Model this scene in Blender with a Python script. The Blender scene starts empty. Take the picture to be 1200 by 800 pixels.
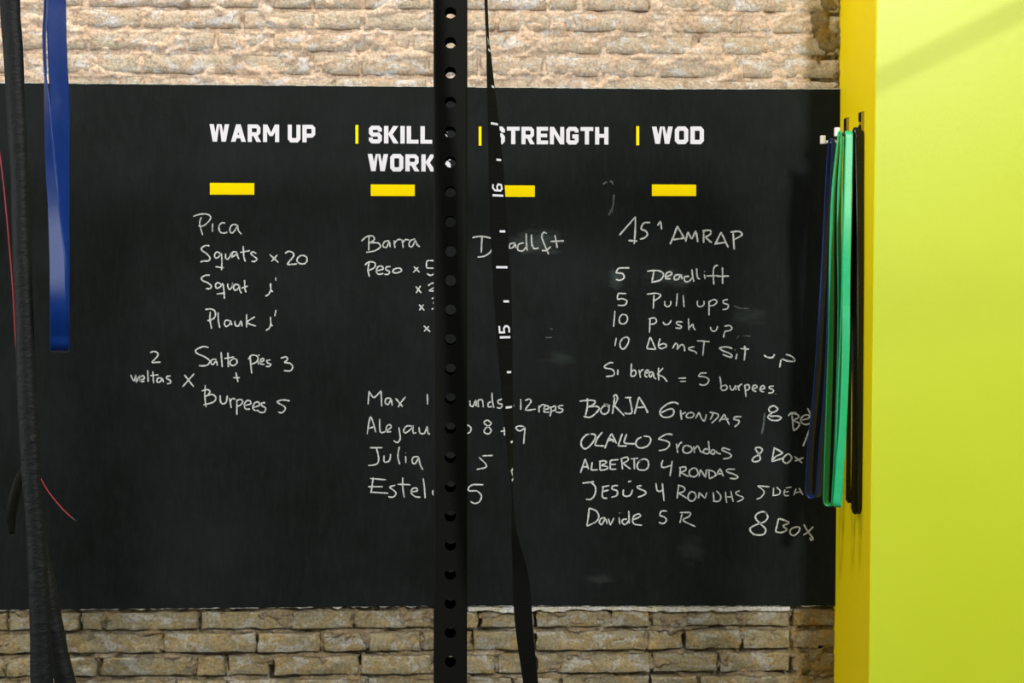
import bpy, math, random
from mathutils import Vector, Matrix, noise
random.seed(7)
sc = bpy.context.scene
COL = sc.collection

# ------------------------------------------------------------------ camera
F_PX = 1650.0                                   # focal length in pixels of a 1200 px wide frame
CAM = Vector((0.0, 0.0, 1.5))
YAW, PITCH, ROLL = math.radians(2.0), math.radians(-2.0), math.radians(0.10)
cd = bpy.data.cameras.new('camera')
cd.sensor_width = 36.0
cd.lens = F_PX / 1200.0 * 36.0
cam = bpy.data.objects.new('camera', cd)
COL.objects.link(cam)
CROT = Matrix.Rotation(-YAW, 3, 'Z') @ Matrix.Rotation(math.pi / 2 + PITCH, 3, 'X') @ Matrix.Rotation(ROLL, 3, 'Z')
cam.matrix_world = Matrix.Translation(CAM) @ CROT.to_4x4()
sc.camera = cam

# ------------------------------------------------------------------ world and lamps
wd = bpy.data.worlds.new('world')
sc.world = wd
wd.use_nodes = True
wd.node_tree.nodes['Background'].inputs[0].default_value = (0.95, 1.0, 1.0, 1)
wd.node_tree.nodes['Background'].inputs[1].default_value = 0.07


def area(name, loc, target, sx, sy, power, color):
    l = bpy.data.lights.new(name, 'AREA')
    l.shape = 'RECTANGLE'
    l.size, l.size_y, l.energy, l.color = sx, sy, power, color
    o = bpy.data.objects.new(name, l)
    COL.objects.link(o)
    o.location = loc
    d = Vector(target) - Vector(loc)
    o.rotation_euler = d.to_track_quat('-Z', 'Y').to_euler()
    return o


# a tube lamp close to the brick wall washes it from above, the room's tubes light the front
area('wall_lamp', (-0.42, 3.40, 4.1), (-0.30, 3.85, 0.6), 0.45, 0.12, 42, (1.0, 0.90, 0.78))
area('wall_lamp', (-1.95, 3.40, 4.1), (-1.2, 3.85, 0.6), 0.45, 0.12, 34, (1.0, 0.90, 0.78))
LAMP = (2.55, -1.5, 4.1)
area('room_lamp', LAMP, (0.7, 3.6, 1.2), 0.5, 0.45, 292, (1.0, 0.985, 0.95))
area('room_lamp', (-1.3, 0.2, 4.1), (-0.2, 3.8, 1.2), 1.2, 0.3, 36, (1.0, 0.97, 0.92))
area('window_light', (-3.5, 0.9, 1.7), (0.9, 3.0, 1.3), 3.4, 1.6, 80, (0.95, 0.98, 1.0))
sc.view_settings.view_transform = 'Standard'
sc.view_settings.look = 'None'
sc.view_settings.gamma = 1
sc.view_settings.use_curve_mapping = False
sc.view_settings.exposure = 0.0


# ------------------------------------------------------------------ measuring helpers
def ray(px, py):
    return CROT @ Vector(((px - 600.0) / F_PX, -(py - 400.0) / F_PX, -1.0))


def W(px, py, Y):
    """world point at depth Y (distance in front of the camera's wall-normal axis)"""
    d = ray(px, py)
    return CAM + d * ((Y - CAM.y) / d.y)


YW = 4.0                                        # brick wall plane
NZ = noise.noise


def fbm(x, y, z, oct=4):
    s, a, t = 0.0, 1.0, 0.0
    for _ in range(oct):
        s += a * NZ(Vector((x, y, z)))
        t += a
        a *= 0.5
        x, y, z = x * 2.03 + 7.1, y * 2.03 + 3.3, z * 2.03 + 1.7
    return s / t


# ------------------------------------------------------------------ object helpers
def mesh(name, verts, faces, mats, parent=None, smooth=False, fm=None):
    me = bpy.data.meshes.new(name)
    me.from_pydata([tuple(v) for v in verts], [], faces)
    for m in (mats if isinstance(mats, (list, tuple)) else [mats]):
        me.materials.append(m)
    if fm:
        me.polygons.foreach_set('material_index', fm)
    if smooth:
        me.polygons.foreach_set('use_smooth', [True] * len(me.polygons))
    me.update()
    o = bpy.data.objects.new(name, me)
    COL.objects.link(o)
    if parent:
        o.parent = parent
        o.matrix_parent_inverse = parent.matrix_world.inverted()
    return o


def empty(name, loc):
    o = bpy.data.objects.new(name, None)
    COL.objects.link(o)
    o.location = loc
    o.matrix_world = Matrix.Translation(loc)
    o.empty_display_size = 0.05
    return o


def tag(o, label=None, cat=None, group=None, kind=None):
    if label: o['label'] = label
    if cat: o['category'] = cat
    if group: o['group'] = group
    if kind: o['kind'] = kind
    return o


def box(V, Fc, x0, x1, y0, y1, z0, z1):
    b = len(V)
    V += [(x0, y0, z0), (x1, y0, z0), (x1, y1, z0), (x0, y1, z0), (x0, y0, z1), (x1, y0, z1), (x1, y1, z1), (x0, y1, z1)]
    Fc += [(b, b + 3, b + 2, b + 1), (b + 4, b + 5, b + 6, b + 7), (b, b + 1, b + 5, b + 4), (b + 1, b + 2, b + 6, b + 5), (b + 2, b + 3, b + 7, b + 6), (b + 3, b, b + 4, b + 7)]


def catmull(P, n):
    """smooth a list of tuples of any length, n samples per span"""
    if len(P) < 3:
        return [tuple(p) for p in P]
    Q = [P[0]] + list(P) + [P[-1]]
    out = []
    for i in range(1, len(Q) - 2):
        a, b, c, d = Q[i - 1], Q[i], Q[i + 1], Q[i + 2]
        for k in range(n):
            t = k / n
            out.append(tuple(0.5 * (2 * b[j] + (c[j] - a[j]) * t + (2 * a[j] - 5 * b[j] + 4 * c[j] - d[j]) * t * t + (3 * b[j] - a[j] - 3 * c[j] + d[j]) * t ** 3) for j in range(len(b))))
    out.append(tuple(P[-1]))
    return out


def tube(V, Fc, pts, rad, n=10, cap=True):
    """tube through points, rad a number or list"""
    pts = [Vector(p) for p in pts]
    b0 = len(V)
    ref = Vector((0, 1, 0.01))
    for i, p in enumerate(pts):
        t = (pts[min(i + 1, len(pts) - 1)] - pts[max(i - 1, 0)]).normalized()
        u = t.cross(ref)
        if u.length < 1e-3: u = t.cross(Vector((1, 0, 0)))
        u.normalize()
        w = u.cross(t).normalized()
        r = rad[i] if isinstance(rad, (list, tuple)) else rad
        for k in range(n):
            a = 2 * math.pi * k / n
            V.append(tuple(p + u * math.cos(a) * r + w * math.sin(a) * r))
    for i in range(len(pts) - 1):
        for k in range(n):
            a, b = b0 + i * n + k, b0 + i * n + (k + 1) % n
            Fc.append((a, b, b + n, a + n))
    if cap:
        Fc.append(tuple(range(b0 + n - 1, b0 - 1, -1)))
        Fc.append(tuple(range(b0 + (len(pts) - 1) * n, b0 + len(pts) * n)))


# ------------------------------------------------------------------ materials
def mat(name, color=(0.5, 0.5, 0.5), rough=0.6, spec=0.5, metal=0.0):
    m = bpy.data.materials.new(name)
    m.use_nodes = True
    b = m.node_tree.nodes['Principled BSDF']
    b.inputs['Base Color'].default_value = (*color, 1)
    b.inputs['Roughness'].default_value = rough
    b.inputs['Specular IOR Level'].default_value = spec
    b.inputs['Metallic'].default_value = metal
    return m


class NT:
    def __init__(s, m):
        s.m, s.t = m, m.node_tree
        s.b = m.node_tree.nodes['Principled BSDF']

    def n(s, typ, **kw):
        o = s.t.nodes.new(typ)
        for k, v in kw.items():
            if k.startswith('i_'):
                o.inputs[k[2:].replace('_', ' ')].default_value = v
            else:
                setattr(o, k, v)
        return o

    def l(s, a, b):
        s.t.links.new(a, b)

    def pos(s, scale=(1, 1, 1), off=(0, 0, 0)):
        g = s.n('ShaderNodeNewGeometry')
        mp = s.n('ShaderNodeMapping')
        mp.inputs['Scale'].default_value = scale
        mp.inputs['Location'].default_value = off
        s.l(g.outputs['Position'], mp.inputs['Vector'])
        return mp.outputs[0]

    def noise(s, scale, detail=4, rough=0.55, vec=None, dist=0.0):
        o = s.n('ShaderNodeTexNoise')
        o.inputs['Scale'].default_value = scale
        o.inputs['Detail'].default_value = detail
        o.inputs['Roughness'].default_value = rough
        o.inputs['Distortion'].default_value = dist
        s.l(vec or s.pos(), o.inputs['Vector'])
        return o.outputs['Fac']

    def ramp(s, fac, stops):
        o = s.n('ShaderNodeValToRGB')
        r = o.color_ramp
        while len(r.elements) < len(stops): r.elements.new(0.5)
        for e, (p, c) in zip(r.elements, stops):
            e.position = p
            e.color = (c, c, c, 1) if isinstance(c, (int, float)) else (*c, 1)
        s.l(fac, o.inputs[0])
        return o.outputs[0]

    def mix(s, fac, a, b, mode='MIX'):
        o = s.n('ShaderNodeMix', data_type='RGBA', blend_type=mode)
        for sock, v in ((o.inputs[0], fac), (o.inputs[6], a), (o.inputs[7], b)):
            if isinstance(v, (int, float)): sock.default_value = v
            elif isinstance(v, tuple): sock.default_value = (*v, 1)
            else: s.l(v, sock)
        return o.outputs[2]

    def bump(s, h, strength, dist, prev=None):
        o = s.n('ShaderNodeBump')
        o.inputs['Strength'].default_value = strength
        o.inputs['Distance'].default_value = dist
        s.l(h, o.inputs['Height'])
        if prev: s.l(prev, o.inputs['Normal'])
        return o.outputs[0]


def brick_mat(name, base, alt, lime, ochre, dark, limeamt, bump=1.0):
    m = mat(name, base, 0.92, 0.15)
    q = NT(m)
    oi = q.n('ShaderNodeObjectInfo')
    c = q.mix(q.ramp(oi.outputs['Random'], [(0.0, 0.0), (1.0, 1.0)]), base, alt)
    c = q.mix(q.ramp(q.noise(16, 8, 0.68, None, 0.5), [(0.44, 0.0), (0.60, 0.9)]), c, ochre)
    v = q.pos((1, 1, 1.7), (3.1, 0, 1.7))
    c = q.mix(q.ramp(q.noise(15, 9, 0.70, v, 0.6), [(limeamt, 0.0), (limeamt + 0.05, 0.9)]), c, lime)
    v = q.pos((1, 1, 1.6), (9.1, 0, 4.7))
    c = q.mix(q.ramp(q.noise(26, 8, 0.74, v, 0.3), [(0.585, 0.0), (0.66, 0.8)]), c, dark)
    c = q.mix(q.ramp(q.noise(62, 6, 0.8), [(0.56, 0.0), (0.64, 0.45)]), c, tuple(min(1.0, k * 1.25 + 0.03) for k in lime))
    c = q.mix(q.ramp(q.noise(120, 6, 0.85), [(0.34, 0.42), (0.56, 1.0)]), (0, 0, 0), c)
    q.l(c, q.b.inputs['Base Color'])
    b1 = q.bump(q.noise(40, 9, 0.78, None, 0.3), 0.85 * bump, 0.024)
    b2 = q.bump(q.noise(190, 4, 0.75), 0.6 * bump, 0.005, b1)
    q.l(b2, q.b.inputs['Normal'])
    return m


M_BR_T = brick_mat('old_brick_limewashed', (0.70, 0.57, 0.43), (0.64, 0.56, 0.42), (0.78, 0.75, 0.72), (0.68, 0.50, 0.34), (0.36, 0.29, 0.20), 0.53, 0.75)
M_BR_B = brick_mat('old_brick_bare', (0.60, 0.51, 0.31), (0.52, 0.46, 0.29), (0.76, 0.72, 0.60), (0.62, 0.45, 0.19), (0.20, 0.13, 0.06), 0.52, 1.35)
M_MO_T = brick_mat('lime_mortar_pale', (0.86, 0.67, 0.50), (0.86, 0.67, 0.50), (0.82, 0.76, 0.70), (0.84, 0.60, 0.42), (0.46, 0.35, 0.24), 0.55, 0.75)
M_MO_B = brick_mat('lime_mortar_crumbled', (0.50, 0.40, 0.25), (0.50, 0.40, 0.25), (0.70, 0.62, 0.48), (0.54, 0.39, 0.20), (0.12, 0.07, 0.035), 0.55, 1.4)
M_RUB = brick_mat('ochre_rubble_fill', (0.56, 0.43, 0.22), (0.50, 0.38, 0.20), (0.62, 0.54, 0.36), (0.60, 0.36, 0.08), (0.08, 0.05, 0.02), 0.56, 2.0)  # more ochre tone than the neighbouring brick and mortar
M_PLAS = brick_mat('white_plaster_edge', (0.76, 0.73, 0.62), (0.76, 0.73, 0.62), (0.84, 0.83, 0.78), (0.68, 0.62, 0.44), (0.42, 0.35, 0.22), 0.50, 0.9)

# blackboard paint: matt, cloudy with wiped chalk, a few wiped patches of their own shape
M_BOARD = mat('blackboard_paint', (0.012, 0.015, 0.014), 0.7, 0.07)
q = NT(M_BOARD)
c = q.mix(q.ramp(q.noise(2.6, 5, 0.6), [(0.35, 0.0), (0.75, 1.0)]), (0.0050, 0.0063, 0.0055), (0.0105, 0.0136, 0.0132))
c = q.mix(q.ramp(q.noise(30, 5, 0.7, q.pos((3, 1, 0.6))), [(0.45, 0.0), (0.8, 0.35)]), c, (0.019, 0.024, 0.023))


def wiped(c, px, py, rx, rz, amt, col=(0.055, 0.075, 0.068)):
    p = W(px, py, YW - 0.03)
    mp = q.pos((1, 1, 1), (-p.x, 0, -p.z))
    sp = q.n('ShaderNodeSeparateXYZ')
    q.l(mp, sp.inputs[0])
    cb = q.n('ShaderNodeCombineXYZ')
    for i, r in ((0, rx), (2, rz)):
        d = q.n('ShaderNodeMath', operation='DIVIDE')
        d.inputs[1].default_value = r
        q.l(sp.outputs[i], d.inputs[0])
        q.l(d.outputs[0], cb.inputs[i])
    ln = q.n('ShaderNodeVectorMath', operation='LENGTH')
    q.l(cb.outputs[0], ln.inputs[0])
    a = q.n('ShaderNodeMath', operation='MULTIPLY_ADD')
    q.l(q.noise(25, 4, 0.6, q.pos((1, 1, 2.5))), a.inputs[0])
    a.inputs[1].default_value = 0.9
    q.l(ln.outputs['Value'], a.inputs[2])
    return q.mix(q.ramp(a.outputs[0], [(0.55, amt), (1.0, amt * 0.4), ] if False else [(0.5, amt), (1.45 / 1.5, 0.0)]), c, col)


c = wiped(c, 628, 284, 0.16, 0.085, 0.55)
c = wiped(c, 722, 326, 0.05, 0.06, 0.6)
c = wiped(c, 790, 326, 0.16, 0.05, 0.4)
c = wiped(c, 812, 645, 0.09, 0.08, 0.3, (0.05, 0.055, 0.055))
c = wiped(c, 705, 680, 0.08, 0.03, 0.35, (0.05, 0.055, 0.055))
c = wiped(c, 880, 370, 0.10, 0.07, 0.25)
c = wiped(c, 655, 420, 0.10, 0.05, 0.25)
q.l(c, q.b.inputs['Base Color'])
q.l(q.bump(q.noise(90, 4, 0.6, q.pos((1, 1, 1))), 0.25, 0.003), q.b.inputs['Normal'])

M_CHALK = mat('chalk', (0.62, 0.64, 0.62), 0.95, 0.1)
q = NT(M_CHALK)
q.l(q.mix(q.ramp(q.noise(420, 3, 0.7), [(0.38, 0.0), (0.58, 1.0)]), (0.16, 0.175, 0.17), (0.72, 0.74, 0.72)), q.b.inputs['Base Color'])
M_CHALK2 = mat('chalk_faint', (0.2, 0.22, 0.21), 0.95, 0.1)
q = NT(M_CHALK2)
q.l(q.mix(q.ramp(q.noise(380, 3, 0.7), [(0.40, 0.0), (0.60, 1.0)]), (0.02, 0.026, 0.024), (0.13, 0.155, 0.145)), q.b.inputs['Base Color'])
M_PRINT_W = mat('white_sign_paint', (0.66, 0.66, 0.71), 0.6, 0.1)
M_PRINT_Y = mat('yellow_sign_paint', (0.93, 0.72, 0.0), 0.7, 0.03)


def painted(name, col, col2, rough, spec, bumpd=0.0015):
    m = mat(name, col, rough, spec)
    q = NT(m)
    q.l(q.mix(q.ramp(q.noise(1.7, 4, 0.5), [(0.3, 0.0), (0.7, 1.0)]), col, col2), q.b.inputs['Base Color'])
    q.l(q.bump(q.noise(55, 4, 0.6), 0.35, bumpd), q.b.inputs['Normal'])
    return m


M_LIME = painted('lime_wall_paint', (0.60, 0.70, 0.030), (0.57, 0.67, 0.020), 0.42, 0.5, 0.001)
M_YEL = painted('yellow_wall_paint', (0.84, 0.67, 0.001), (0.78, 0.63, 0.001), 0.6, 0.2)
M_STEEL = mat('black_powder_coated_steel', (0.005, 0.0055, 0.0045), 0.5, 0.10)
q = NT(M_STEEL)
q.l(q.bump(q.noise(700, 2, 0.5), 0.12, 0.0006), q.b.inputs['Normal'])
q.l(q.mix(q.ramp(q.noise(60, 5, 0.75), [(0.72, 0.0), (0.78, 0.6)]), (0.005, 0.0055, 0.0040), (0.03, 0.03, 0.028)), q.b.inputs['Base Color'])
M_WEB = mat('black_webbing', (0.005, 0.0055, 0.0045), 0.8, 0.05)
q = NT(M_WEB)
wv = q.n('ShaderNodeTexWave', wave_type='BANDS', bands_direction='Z')
wv.inputs['Scale'].default_value = 160
q.l(q.pos(), wv.inputs['Vector'])
q.l(q.bump(wv.outputs['Fac'], 0.4, 0.001), q.b.inputs['Normal'])
M_SLEEVE = mat('black_nylon_sleeve', (0.006, 0.0072, 0.0070), 0.55, 0.2)
q = NT(M_SLEEVE)
b1 = q.bump(q.noise(45, 5, 0.6, q.pos((1, 1, 1.6))), 0.5, 0.006)
q.l(q.bump(q.noise(900, 2, 0.5), 0.3, 0.0008, b1), q.b.inputs['Normal'])


def latex(name, col, rough=0.32, spec=0.5):
    m = mat(name, col, rough, spec)
    q = NT(m)
    q.l(q.bump(q.noise(160, 4, 0.6), 0.12, 0.001), q.b.inputs['Normal'])
    q.l(q.mix(q.ramp(q.noise(35, 5, 0.7), [(0.45, 0.0), (0.85, 0.35)]), col, tuple(min(1, k * 1.5 + 0.02) for k in col)), q.b.inputs['Base Color'])
    return m


M_BLUE = latex('blue_latex', (0.001, 0.024, 0.15), 0.33, 0.35)
M_NAVY = latex('navy_latex', (0.008, 0.030, 0.17), 0.4, 0.3)
M_GREEN = latex('green_latex', (0.012, 0.44, 0.17), 0.40)
M_BLACKB = latex('black_latex', (0.006, 0.0068, 0.0070), 0.2, 0.35)
M_RED = mat('red_plastic_cable', (0.24, 0.004, 0.012), 0.45)
M_GREYT = mat('grey_steel_wire', (0.08, 0.08, 0.08), 0.4, 0.5, 0.6)
M_CAP = mat('white_plastic_cap', (0.78, 0.74, 0.66), 0.45)
M_BRK = mat('dark_bracket_steel', (0.018, 0.015, 0.010), 0.4, 0.5, 0.3)
M_BRK2 = mat('yellow_painted_bracket', (0.38, 0.27, 0.01), 0.45)
M_FLOOR = painted('rubber_floor', (0.02, 0.02, 0.02), (0.03, 0.03, 0.03), 0.8, 0.2)
M_CEIL = painted('ceiling_paint', (0.55, 0.53, 0.5), (0.5, 0.48, 0.45), 0.9, 0.1)

# ------------------------------------------------------------------ setting: brick wall with its bricks
# brick courses measured on the wall: (top, bottom, [left, right edges ...]) in photo pixels of the wall plane
TOP = [
    (-36, -17, [(-70, 34), (38, 150), (154, 215), (219, 330), (334, 392), (396, 505), (509, 566), (570, 680), (684, 795), (799, 856), (860, 982)]),
    (-12, 10.5, [(-70, 20), (24, 97), (105, 218), (222, 304), (309, 364), (368, 422), (428, 505), (508, 570), (574, 640), (644, 677), (682, 760), (764, 856), (861, 922), (927, 984)]),
    (14.5, 35, [(-70, 20), (23, 48), (52, 164), (168, 282), (286, 368), (373, 423), (427, 505), (509, 580), (584, 645), (649, 669), (673, 760), (764, 865), (869, 944), (948, 984)]),
    (41, 61, [(-70, 20), (24, 97), (105, 160), (164, 215), (219, 251), (255, 309), (320, 412), (416, 480), (484, 540), (544, 593), (598, 705), (709, 812), (821, 846), (850, 920), (924, 984)]),
    (66.5, 88, [(-70, 26), (30, 110), (114, 164), (168, 275), (285, 363), (368, 420), (424, 500), (503, 560), (564, 636), (640, 700), (704, 770), (774, 866), (870, 984)]),
    (93, 114, [(-70, 60), (64, 165), (169, 270), (274, 390), (394, 500), (504, 620), (624, 700), (704, 802), (806, 913), (918, 984)]),
]
BOT = [
    (716, 735, [(-70, 7), (11, 38), (42, 93), (97, 120), (124, 232), (236, 340), (344, 412), (416, 505), (509, 560), (564, 625), (629, 713), (717, 760), (764, 800), (804, 870), (874, 925), (930, 979)]),
    (741, 762, [(-70, -20), (-16, 74), (78, 188), (192, 299), (303, 375), (379, 429), (433, 492), (496, 552), (556, 625), (629, 756), (760, 800), (804, 868), (872, 925), (930, 979)]),
    (768, 789, [(-70, 4), (8, 60), (64, 114), (119, 224), (232, 264), (268, 314), (322, 420), (424, 505), (509, 580), (584, 626), (630, 653), (657, 762), (766, 840), (844, 925), (930, 979)]),
    (795, 815, [(-70, 20), (24, 95), (99, 205), (209, 265), (269, 340), (344, 428), (433, 540), (544, 600), (604, 656), (660, 760), (764, 818), (822, 925), (930, 979)]),
    (821, 841, [(-70, 40), (44, 150), (154, 262), (266, 324), (328, 440), (444, 550), (554, 612), (616, 725), (729, 840), (844, 900), (904, 979)]),
]
XL = W(-70, 60, YW).x - 0.95                    # left end of the modelled bricks
XR = W(980.5, 400, YW).x                        # corner with the yellow pier
rects = {'t': [], 'b': []}
for key, zone in (('t', TOP), ('b', BOT)):
    for (a, b, L) in zone:
        z1, z0 = W(500, a, YW).z, W(500, b, YW).z
        rects[key].append((z0, z1, [(W(l, a, YW).x, W(r, a, YW).x) for l, r in L]))
        x = rects[key][-1][2][0][0] - 0.009
        ex = []
        while x > XL:
            w = random.choice((0.13, 0.27, 0.27, 0.21))
            ex.append((x - w, x))
            x -= w + 0.010
        rects[key][-1][2][:0] = ex[::-1]


def in_brick(key, x, z):
    """signed closeness: returns (dx, dz_above, dz_below) of the course this z belongs to"""
    best = None
    for (z0, z1, L) in rects[key]:
        if z0 <= z <= z1:
            for (a, b) in L:
                if a <= x <= b: return 1
            return 2                            # head joint
        if z1 < z: up = z - z1
    return 0


def relief(key, x, z):
    """depth of the mortar surface in front (+) of the wall plane, metres"""
    n = fbm(x * 14, 1.3, z * 22, 4)
    f = fbm(x * 60, 5.3, z * 60, 3)
    # position inside the bed joint: 0 just above the lower brick, 1 just under the upper brick
    t = 0.5
    above = [r[0] for r in rects[key] if r[0] >= z - 1e-4]
    below = [r[1] for r in rects[key] if r[1] <= z + 1e-4]
    if above and below and in_brick(key, x, z) == 0:
        zu, zl = min(above), max(below)
        t = (z - zl) / max(1e-4, zu - zl)
    if key == 't':
        y = 0.0015 + 0.024 * n + 0.005 * f - 0.0045 * t
        h = fbm(x * 9, 8.8, z * 16, 2)
        if h > 0.33: y -= 0.09 * (h - 0.33)
    else:
        y = -0.002 + 0.046 * n + 0.012 * f - 0.015 * t + (0.005 if in_brick(key, x, z) == 2 else 0)
        h = fbm(x * 7, 8.8, z * 14, 2)
        if h > 0.16: y -= 0.14 * (h - 0.16)
    return max(-0.035, min(0.0085, y))


def wall_grid(name, key, z0, z1, x0, x1, step, m, parent, mr=None, xr=None):
    nx, nz = int((x1 - x0) / step), int((z1 - z0) / step)
    V, Fc, fm = [], [], []
    for j in range(nz + 1):
        z = z0 + (z1 - z0) * j / nz
        for i in range(nx + 1):
            x = x0 + (x1 - x0) * i / nx
            d = relief(key, x, z)
            if xr is not None:                  # rough rubble fill beside the pier
                e = xr + 0.03 * fbm(x * 3, 2.2, z * 9, 3) - (0.02 if key == 't' else 0)
                if x > e:
                    k = min(1.0, (x - e) / 0.02)
                    r = max(-0.024, -0.004 + 0.060 * fbm(x * 18, 4.4, z * 18, 5) + 0.014 * fbm(x * 80, 4.4, z * 80, 3))
                    d = min(0.0085, d * (1 - k) + k * r)
            V.append((x, YW - d, z))
    for j in range(nz):
        for i in range(nx):
            a = j * (nx + 1) + i
            Fc.append((a, a + 1, a + nx + 2, a + nx + 1))
            if xr is not None:
                fm.append(1 if V[a][0] > xr + 0.03 * fbm(V[a][0] * 3, 2.2, V[a][2] * 9, 3) - (0.02 if key == 't' else 0) else 0)
    o = mesh(name, V, Fc, [m, mr] if mr else m, parent, True, fm if fm else None)
    return o


ZT, ZB = 4.4, 0.0
wv_, wf_ = [], []
box(wv_, wf_, -3.6, XR + 2.6, YW + 0.045, YW + 0.30, ZB, ZT)
wall = mesh('wall_back', wv_, wf_, M_MO_B)
tag(wall, kind='structure')
zt0 = rects['t'][-1][0] - 0.02
zt1 = rects['t'][0][1] + 0.012
zb0 = rects['b'][-1][0] - 0.012
zb1 = rects['b'][0][1] + 0.03
XRUB_T, XRUB_B = W(958, 60, YW).x, W(925, 760, YW).x
wall_grid('mortar', 't', zt0, zt1, XL, XR + 0.02, 0.0042, M_MO_T, wall, M_RUB, XRUB_T)
wall_grid('mortar', 'b', zb0, zb1, XL, XR + 0.02, 0.0042, M_MO_B, wall, M_RUB, XRUB_B)


def brick(a, b, z0, z1, m, rough, proud, name='brick'):
    """irregular worn brick: front grid with wandering outline, sides running back into the wall"""
    w, h = b - a, z1 - z0
    us = [0.0, 0.0035] + [0.0035 + (w - 0.007) * k / max(3, int(w / 0.015)) for k in range(1, max(3, int(w / 0.015)))] + [w - 0.0035, w]
    vs = [0.0, 0.003, h * 0.36, h * 0.66, h - 0.003, h]
    nx, nz = len(us) - 1, len(vs) - 1
    V, Fc = [], []
    sd = random.random() * 50
    tilt, tiltz = random.uniform(-1, 1) * rough * 0.5, random.uniform(-0.1, 1) * rough * 0.35
    chip = random.random()
    for j in range(nz + 1):
        for i in range(nx + 1):
            x, z = a + us[i], z0 + vs[j]
            jx = 0.0022 * fbm(x * 30 + sd, z * 30, 2.0, 2) if 1 < i < nx - 1 else 0.010 * fbm(sd, z * 45, 3.0 + (i > 1), 2)
            jz = 0.0065 * fbm(x * 26 + sd, (0.0 if j < 3 else 9.0), 4.0, 3)
            d = proud + rough * fbm(x * 16, sd, z * 26, 3) + tilt * (us[i] / w - 0.5) + tiltz * (0.5 - vs[j] / h)
            if i in (0, nx) or j in (0, nz): d -= 0.0035 + 0.007 * max(0.0, fbm(x * 24, sd, z * 24, 2))
            d = min(d, 0.0085)
            V.append((x + jx, YW - d, z + jz))
    for j in range(nz):
        for i in range(nx):
            k = j * (nx + 1) + i
            Fc.append((k, k + 1, k + nx + 2, k + nx + 1))
    rim = [i for i in range(nx + 1)] + [j * (nx + 1) + nx for j in range(1, nz + 1)] + [nz * (nx + 1) + i for i in range(nx - 1, -1, -1)] + [j * (nx + 1) for j in range(nz - 1, 0, -1)]
    b0 = len(V)
    for k in rim: V.append((V[k][0], YW + 0.05, V[k][2]))
    n = len(rim)
    for k in range(n): Fc.append((rim[k], b0 + k, b0 + (k + 1) % n, rim[(k + 1) % n]))
    return mesh(name, V, Fc, m, wall, True)


for key, m in (('t', M_BR_T), ('b', M_BR_B)):
    for (z0, z1, L) in rects[key]:
        for (a, b) in L:
            lim = XRUB_T if key == 't' else XRUB_B
            if a > lim - 0.02:                  # broken bricks half buried in the rubble beside the pier
                brick(a, b, z0, z1, M_RUB, 0.012, 0.008)
            elif key == 't':
                brick(a, b, z0, z1, m, 0.0055, random.uniform(0.0005, 0.0045))
            else:
                brick(a, b, z0, z1, m, 0.014, random.uniform(-0.001, 0.007))
# courses beyond the picture, above, below and beside, joined
V, Fc = [], []


def plain_courses(z0, z1, x0, x1):
    z = z0
    while z + 0.05 < z1:
        x = x0 + random.uniform(-0.2, 0)
        while x < x1:
            w = random.choice((0.13, 0.27, 0.27))
            xa, xb = max(x, x0), min(x + w, x1)
            if xb - xa > 0.02:
                p = random.uniform(0.0, 0.008)
                box(V, Fc, xa, xb, YW - p, YW + 0.05, z, z + 0.050)
            x += w + 0.012
        z += 0.0625


plain_courses(zt1 + 0.004, ZT, XL, XR)
plain_courses(0.0, zb0 - 0.004, XL, XR)
plain_courses(0.0, ZT, -3.6, XL - 0.004)
o = mesh('outer_brickwork', V, Fc, M_BR_T, wall)
tag(o, kind='stuff')
V, Fc = [], []
for (xa, xb, za, zb) in ((XL, XR + 0.02, zt1, ZT), (XL, XR + 0.02, ZB, zb0), (-3.6, XL, ZB, ZT)):
    box(V, Fc, xa, xb, YW + 0.003, YW + 0.05, za, zb)
mesh('outer_mortar', V, Fc, M_MO_T, wall)

# yellow pier that stands out from the wall on the right
c0, c1 = ray(1022.5, 400), None
YF = CAM.y + c0.y * ((XR - CAM.x) / c0.x)       # front face depth from its corner
lean = 0.0


def pier_x(z):
    return XR + lean * (z - 1.35)


V = [(pier_x(ZB), YW + 0.04, ZB), (pier_x(ZB), YF, ZB), (XR + 2.6, YF, ZB), (XR + 2.6, YW + 0.04, ZB),
     (pier_x(ZT), YW + 0.04, ZT), (pier_x(ZT), YF, ZT), (XR + 2.6, YF, ZT), (XR + 2.6, YW + 0.04, ZT)]
Fc = [(0, 1, 5, 4), (1, 2, 6, 5), (2, 3, 7, 6), (0, 3, 2, 1), (4, 5, 6, 7)]
pier = mesh('wall_right', V, Fc, [M_YEL, M_LIME], None, False, [0, 1, 1, 1, 1])
tag(pier, kind='structure')
bv = pier.modifiers.new('bevel', 'BEVEL')
bv.width = 0.004
bv.segments = 2

V, Fc = [], []
box(V, Fc, -3.6, XR + 2.6, -3.2, YW + 0.3, -0.1, 0.0)
tag(mesh('floor', V, Fc, M_FLOOR), kind='structure')
V, Fc = [], []
box(V, Fc, -3.6, XR + 2.6, -3.2, YW + 0.3, ZT, ZT + 0.1)
tag(mesh('ceiling', V, Fc, M_CEIL), kind='structure')

# ------------------------------------------------------------------ blackboard
YB = YW - 0.014                                 # painted face
tl, tr = W(-60, 97.0, YB), W(981.5, 104.5, YB)
bl, br = W(-60, 714.5, YB), W(978.0, 710.5, YB)
tl.x = bl.x = XL + 0.25
board = empty('blackboard', (0.0, YW - 0.01, (tl.z + bl.z) / 2))
tag(board, 'large matt black chalkboard with workout lists, painted across the brick wall', 'blackboard')
BX1 = XR - 0.0008


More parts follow.
